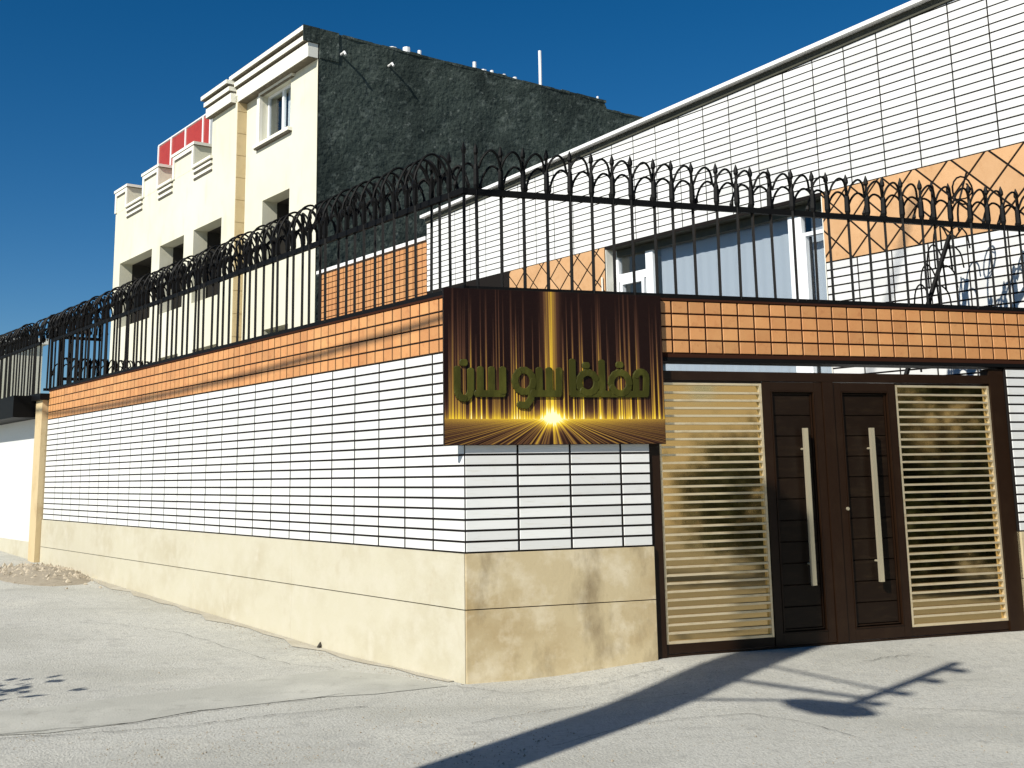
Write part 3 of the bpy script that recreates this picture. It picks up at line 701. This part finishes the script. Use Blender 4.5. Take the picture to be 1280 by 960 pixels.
for (s_, z_) in ((.62, 12.02), (2.0, 12.02)):
    MB(BF_).tube([(15.99, WB - s_, z_), (15.80, WB - s_, z_ + .02), (15.74, WB - s_, z_ - .07)], .03, 8).build('roof_spout', PIPE, bld)

# ------------------------------------------------------------ far end of the side wall
EF = LF.sub(12.75, 0)
pil = thing('stone_pillar', EF, 'narrow brown stone pillar ending the long side wall at the far left', 'pillar')
MB(EF).box((12.46, -.25, .1), (12.86, .10, 3.02)).build('shaft', TANST, pil)
MB(EF).box((12.40, -.30, 3.023), (12.98, .16, 3.13)).build('cap', IRON, pil)
NF = LF.sub(15, 0)
nb = thing('neighbour_wall', NF, 'plain white wall beyond the brown pillar under a dark canopy', 'wall')
MB(NF).box((12.9, -.3, -.1), (26, -.01, 2.74)).build('wall_face', WHITE, nb)
MB(NF).box((12.9, -.009, .1), (26, .03, .62)).build('base_strip', TRAV, nb)
cn = MB(NF).box((12.95, -.4, 2.745), (19, .45, 3.12)).build('canopy', IRON, None, NF.loc); cn.rotation_euler = (0, 0, NF.ang)
tag(cn, 'dark flat canopy slab projecting over the white wall at the far left', 'canopy')
fence('iron_fence', LF, 13.0, 18.3, .19, .05, 'black spiked fence over the dark canopy at the far left edge', zl=3.14, zu=4.05)
fence('iron_fence', Frame(LF.W(12.52, .05, 0), -N1, -D1), 0, .9, .1, 0, 'bunched black fence spikes at the far end of the side fence', zl=3.2, zu=4.12)
XF = Frame(LF.W(12.75, -.2, 0), -N1, -D1)
fence('iron_fence', XF, .05, 5.4, .16, 0, 'black inner fence running back from the brown pillar behind the side fence', zl=2.6, zu=3.42)
FB = LF.sub(60, 4.0)
far = thing('far_building', FB, 'pale distant building beyond the fences at the left edge', 'building')
fbw = MB(FB); facade(fbw, 44, 70, -.1, 7.6, 6.0, [(47 + 3 * k, 48.4 + 3 * k, 4.2, 6.2) for k in range(6)], .3)
fbw.quad((44, 6, -.1), (44, 6, 7.6), (44, -8, 7.6), (44, -8, -.1)); fbw.quad((44, 6, 7.6), (70, 6, 7.6), (70, -8, 7.6), (44, -8, 7.6))
fbw.build('wall', CREAM, far)
MB(FB).box((43.8, -8.2, 7.602), (70, 6.2, 7.85)).build('roof_edge', TRIMW, far)
for k in range(6): MB(FB).box((47 + 3 * k, 5.68, 4.2), (48.4 + 3 * k, 5.69, 6.2)).build('window', GLASS, far)

# inclined ornate rail seen through the right end of the fence
OW = -.75
OF = FF.sub(5.2, OW)
orn = thing('stair_railing', OF, 'sloping ornamental iron stair rail with hoops behind the right end of the fence', 'railing')
pa, pb = Vector((5.72, OW, 4.12)), Vector((5.02, OW, 2.6))
MB(OF).tube([tuple(pa), tuple(pb)], .028, 6).build('rail', IRON, orn)
for k in range(6):
    q = pb.lerp(pa, .25 + k * .145)
    for sg in (-1, 1):
        cp = [tuple(q), (q.x + sg * .05, OW, q.z + .10), (q.x + sg * .13, OW + .02, q.z + .14), (q.x + sg * .21, OW + .04, q.z + .06), (q.x + sg * .24, OW + .04, q.z - .10)]
        MB(OF).tube(smooth_pts(cp, 4), .009, 5).build('hoop', IRON, orn)
    MB(OF).tube([(q.x - .10, OW, q.z - .12), (q.x - .10, OW, q.z + .16)], .009, 5).build('spike', IRON, orn)
    MB(OF).tube([(q.x + .02, OW, q.z - .35), tuple(q)], .011, 5).build('baluster', IRON, orn)
SFc = FF.sub(5.62, -.3)
scroll = thing('iron_scroll', SFc, 'round black iron scroll finial above the right end of the fence', 'ornament')
MB(SFc).tube([(5.55 + .13 * math.cos(R(a)), -.3, 4.50 + .15 * math.sin(R(a))) for a in range(0, 361, 24)], .010, 5).build('loop', IRON, scroll)
MB(SFc).tube(smooth_pts([(5.46, -.3, 4.06), (5.47, -.3, 4.30), (5.54, -.29, 4.52), (5.62, -.3, 4.70)], 4), .011, 5).build('stem', IRON, scroll)
MB(SFc).tube(smooth_pts([(5.47, -.3, 4.40), (5.58, -.28, 4.42), (5.66, -.29, 4.50), (5.60, -.3, 4.58)], 4), .008, 5).build('loop', IRON, scroll)

# ------------------------------------------------------------ rubble, stones
rb = MB(); rr = random.Random(5)
cx, cy = pix(80, 728)
heap_c = LF.W(10.4, .55, 0)
hp = MB(); n_ = 26
for i in range(n_):
    for j in range(n_):
        x, y = (i / (n_ - 1) - .5) * 2, (j / (n_ - 1) - .5) * 2
        d_ = math.hypot(x, y); h_ = .16 * max(0, 1 - d_) ** .8 + .035 * mno.noise(Vector((x * 4, y * 4, 1))) * max(0, 1 - d_) - .01 * (d_ > 1)
        p = heap_c + D1 * x * 1.5 + N1 * y * .62
        hp.v.append(Vector((p.x, p.y, gz(p.x, p.y) + h_)) - heap_c)
hp.f = [(i * n_ + j, i * n_ + j + 1, (i + 1) * n_ + j + 1, (i + 1) * n_ + j) for i in range(n_ - 1) for j in range(n_ - 1)]
heap = tag(empty('rubble_heap', heap_c), 'low heap of brown rubble and soil at the foot of the side wall, far left', 'rubble heap')
tag(hp.build('soil', RUBBLE, heap, smooth=True), kind='stuff')
def stone(mb, p, s):
    i = len(mb.v); base = [(1,0,0),(-1,0,0),(0,1,0),(0,-1,0),(0,0,1),(0,0,-1)]
    for b3 in base: mb.v.append(p + Vector(b3) * s * rr.uniform(.6, 1.3) + Vector((rr.uniform(-.3,.3), rr.uniform(-.3,.3), rr.uniform(-.2,.2))) * s)
    for q in ((0,2,4),(2,1,4),(1,3,4),(3,0,4),(2,0,5),(1,2,5),(3,1,5),(0,3,5)): mb.f.append(tuple(i + k for k in q))
st = MB()
for k in range(260):
    x, y = rr.gauss(0, .5), rr.gauss(0, .5); p = heap_c + D1 * x * 1.5 + N1 * y * .62
    d_ = math.hypot(x, y); stone(st, Vector((p.x, p.y, gz(p.x, p.y) + .15 * max(0, 1 - d_) ** .8)) - heap_c, rr.uniform(.012, .05))
tag(st.build('stones', RUBBLE, heap), kind='stuff')
x, y = pix(400, 812); sb = MB(); stone(sb, Vector((0, 0, .02)), .035)
tag(sb.build('stone', DARKIN, loc=(x, y, gz(x, y))), 'small dark stone lying by the foot of the side wall', 'stone')
gv = MB()
for k in range(4200):
    a = rr.random()
    if a < .35: p = LF.W(rr.uniform(.2, 11), .03 + abs(rr.gauss(0, .16)), 0)
    elif a < .75:
        x, y = pix(rr.uniform(-20, 700), rr.uniform(885, 958)); p = Vector((x, y, 0))
        if mno.noise(Vector((x * 1.3, y * 1.3, 4))) < .02: continue
    else:
        x, y = pix(rr.uniform(0, 1280), rr.uniform(830, 958)); p = Vector((x, y, 0))
        if (p - C0).dot(N1) < .03 and (p - C0).dot(N2) < .03: continue
    stone(gv, Vector((p.x, p.y, gz(p.x, p.y) + .001)), rr.uniform(.0022, .0055) * (1.8 if rr.random() < .06 else 1))
tag(gv.build('gravel', RUBBLE), kind='stuff')
# patched strip of darker concrete across the street mouth, and cracks
ground_sheet('paving_patch', [pix(*p) for p in ((-30, 893), (60, 884), (160, 871), (250, 861), (330, 848), (420, 838), (500, 846), (560, 858), (470, 868), (400, 872), (320, 881), (240, 890), (170, 903), (60, 917), (-30, 921))], PATCH)
SOIL = mat('dusty_soil', (.40, .365, .285), .95, noise=[(3, (.47, .44, .36), .42, .65, one), (30, (.22, .18, .12), .58, .75, one)], bump=(60, .8, .01))
dl_ = [LF.W(.15 + .42 * k, .016, 0) for k in range(29)]; do_ = [LF.W(.15 + .42 * k, .03 + (.05 + .16 * min(1, k / 7)) * rr.uniform(.2, 1), 0) for k in range(29)]
sp = MB()
for k in range(28):
    q4 = (dl_[k], dl_[k + 1], do_[k + 1], do_[k]); sp.quad(*[(q.x, q.y, gz(q.x, q.y) + .006) for q in q4])
tag(sp.build('dust_strip', SOIL), kind='structure')
def crack(pts, wd):
    P = []; 
    for (a, b2) in zip(pts, pts[1:]):
        for k in range(8):
            tt = k / 8; P.append((a[0] + (b2[0] - a[0]) * tt + rr.uniform(-2, 2), a[1] + (b2[1] - a[1]) * tt + rr.uniform(-.8, .8)))
    P.append(pts[-1]); G = [Vector(pix(*p)) for p in P]; up_, dn = [], []
    mb = MB()
    for a, b2 in zip(G, G[1:]):
        n2_ = Vector((-(b2 - a).y, (b2 - a).x)).normalized() * wd * rr.uniform(.4, 1)
        mb.quad(*[(q.x, q.y, gz(q.x, q.y) + .009) for q in (a - n2_, b2 - n2_, b2 + n2_, a + n2_)])
    tag(mb.build('pavement_crack', JOINT), kind='structure')
crack([(-20, 921), (170, 904), (250, 890), (330, 882), (430, 868)], .006)
crack([(-20, 926), (150, 915), (230, 909), (330, 896), (460, 884)], .005)
crack([(1080, 838), (1110, 833), (1140, 830)], .004)
crack([(1120, 886), (1190, 888), (1300, 893)], .003)
crack([(590, 905), (720, 884), (860, 872)], .003)
crack([(560, 858), (640, 868), (760, 858), (830, 846)], .003)
crack([(-10, 800), (120, 790), (230, 800), (330, 826), (420, 838)], .0025)
crack([(690, 935), (800, 905), (930, 893), (1010, 905), (1080, 925)], .003)

# ------------------------------------------------------------ street pole just outside the picture (its shadow crosses the pavement)
COT = 1 / math.tan(R(SUN_EL))
def caster(px, h):
    """the point at height h whose shadow falls on the ground at a photo pixel"""
    x, y = pix(*px); return Vector((x + SUN_XY.x * COT * h, y + SUN_XY.y * COT * h, h))
pb_ = Vector((-3.52, 2.39, 0))
pole = tag(empty('utility_pole', pb_), 'concrete utility pole with lamp and cross arm whose shadow crosses the pavement to the gate', 'utility pole')
def pl_(*pts): return [tuple(Vector(p) - pb_) for p in pts]
MB().tube(pl_((pb_.x, pb_.y, -.1), (pb_.x, pb_.y, 4.6), (pb_.x, pb_.y, 8.5)), [.25, .26, .27], 8).build('shaft', POLEC, pole)
bxp = Vector((pb_.x, pb_.y, 6.6)); MB().tube(pl_((pb_.x, pb_.y, 5.6), (pb_.x, pb_.y, 8.4)), .33, 4).build('transformer_box', GREYW, pole)
hc, hl = 6.0, 5.2
a_, b_ = caster((1066, 880), hc), caster((1198, 835), hc)
MB().tube(pl_(a_, b_), .05, 6).build('cross_arm', IRON, pole)
for tt, sg in ((.04, 1), (.28, 1), (.58, 1), (.85, 1)):
    q = a_.lerp(b_, tt); o2 = Vector((.82, -.573, 0)) * .04
    MB().tube(pl_(q + o2, q + o2 * 3.2, q + o2 * 5), [.035, .06, .03], 8).build('insulator', PIPE, pole)
MB().tube(pl_((pb_.x, pb_.y, 6.2), a_ + (b_ - a_) * .12), .035, 6).tube(pl_((pb_.x, pb_.y, 6.7), a_.lerp(b_, .3)), .022, 6).build('brace', IRON, pole)
la, lb = caster((982, 877), hl), caster((1096, 894), hl)
ax = (lb - la).normalized()
MB().tube(pl_((pb_.x, pb_.y, hl + .35), la), .022, 6).build('lamp_arm', IRON, pole)
MB().tube(pl_(la, la.lerp(lb, .15), la.lerp(lb, .5), la.lerp(lb, .8), lb), [.04, .10, .15, .12, .03], 10).build('lamp_head', GREYW, pole)
# overhead cable whose shadow falls across the terracotta band
def lift(p, tt): return p + sv * tt
cA, cB = lift(LF.W(-.6, 0, 3.03), 6.5), lift(LF.W(13.5, 0, 2.80), 8.5)
pts = [lift(LF.W(-2.2, 0, 9.5), 9), lift(LF.W(.1, 0, 3.6), 6.5)]  # end bent up to an unbuilt support so its shadow clears the sign
cA = lift(LF.W(.3, 0, 2.985), 6.5)
for k in range(25):
    q = cA.lerp(cB, k / 24); q.z -= .55 * (1 - (2 * k / 24 - 1) ** 2) * .25; pts.append(q)
cb = MB().tube([tuple(q - cA) for q in pts], .030, 5).build('overhead_cable', IRON, loc=cA)
tag(cb, 'overhead cable whose thin shadow runs across the orange tile band', 'cable')

# ------------------------------------------------------------ house and trees added across the street for the gate's sheets to mirror
GREYT = mat('added_tan_render', (.52, .46, .34), .85, noise=[(2, (.46, .40, .29), .5, .75, one)])
OB = FF.sub(14.5, 16)
opp = thing('added_house', OB, 'tan walled house added across the street to tint the gate panels by reflection', 'house')
ow = MB(OB); ow.box((13.0, 6.5, -.1), (30, 32, 7.2)); ow.build('wall', GREYT, opp)  # unseen block, added so the left panel mirrors a sunlit tan wall
MB(OB).box((12.8, 6.3, 7.202), (30.2, 32.2, 7.5)).build('roof_edge', TRIMW, opp)  # roof edge of the added house
for k in range(4):
    f_ = MB(OB).box((12.96, 9 + 5 * k, 3.6), (12.998, 10.4 + 5 * k, 5.2)).build('window', UPVC, opp)  # windows of the added house
    MB(OB).box((12.93, 9.1 + 5 * k, 3.7), (12.958, 10.3 + 5 * k, 5.1)).build('pane', GLASS, f_)
LEAF = mat('dark_leaf', (.035, .055, .022), .6, noise=[(1.5, (.06, .09, .03), .45, .7, one)])
BARK = mat('bark', (.14, .10, .07), .9, bump=(20, .6, .02))
def tree(u, wv, h, r, n, label):
    f_ = FF.sub(u, wv); root = thing('street_or_added_tree', f_, label, 'tree', 'trees around the gate, most of them added for its reflections')
    mb = MB(); mb.tube([(0, 0, -.1), (.03, .02, h * .35), (.05, -.04, h * .8)], [.11, .08, .03], 8)
    for k in range(7):
        a = rr.uniform(0, 6.28); z = h * rr.uniform(.3, .6); mb.tube([(.03, 0, z), (r * .35 * math.cos(a), r * .35 * math.sin(a), z + .35), (r * .7 * math.cos(a), r * .7 * math.sin(a), z + .6)], [.04, .025, .01], 5)
    mb.build('trunk', BARK, root)
    lf = MB(); cl = []
    for k in range(40):
        a, b2 = rr.uniform(0, 6.28), rr.uniform(-1, 1); q = rr.uniform(.45, 1) ** .5
        cl.append(Vector((r * q * math.cos(a) * math.sqrt(1 - b2 * b2), r * q * math.sin(a) * math.sqrt(1 - b2 * b2), h * .58 + h * .42 * q * b2)))
    for k in range(n):
        c = rr.choice(cl) + Vector((rr.gauss(0, .22), rr.gauss(0, .22), rr.gauss(0, .2)))
        a = Vector((rr.uniform(-1, 1), rr.uniform(-1, 1), rr.uniform(-1, 1))).normalized() * rr.uniform(.05, .1)
        b2 = a.orthogonal().normalized() * .04
        lf.quad(tuple(c - a), tuple(c + b2), tuple(c + a), tuple(c - b2))
    lf.build('crown', LEAF, root)
tree(8.6, 4.5, 4.2, 2.1, 9000, 'bushy dark green tree added across the street to darken the right gate panel')  # unseen trees and shrubs added to darken what the gate sheets mirror
tree(11.6, 7.0, 5.6, 2.6, 9000, 'taller dark green tree added across the street to darken the right gate panel')
tree(6.6, 5.6, 2.1, 1.5, 7000, 'low dark green shrub added across the street to darken the left gate panel')
tree(3.2, 8.3, 3.2, 1.2, 6000, 'round dark green tree added across the street to shade ground mirrored in the gate')  # added to throw shade on ground that the gate mirrors
tree(7.9, 4.0, 1.5, 1.2, 6000, 'lowest dark green shrub added across the street to darken the foot of the right gate panel')
tree(-6.15, .35, 1.95, .45, 2500, 'young green tree just off the left edge, its leafy shadow touching the pavement')
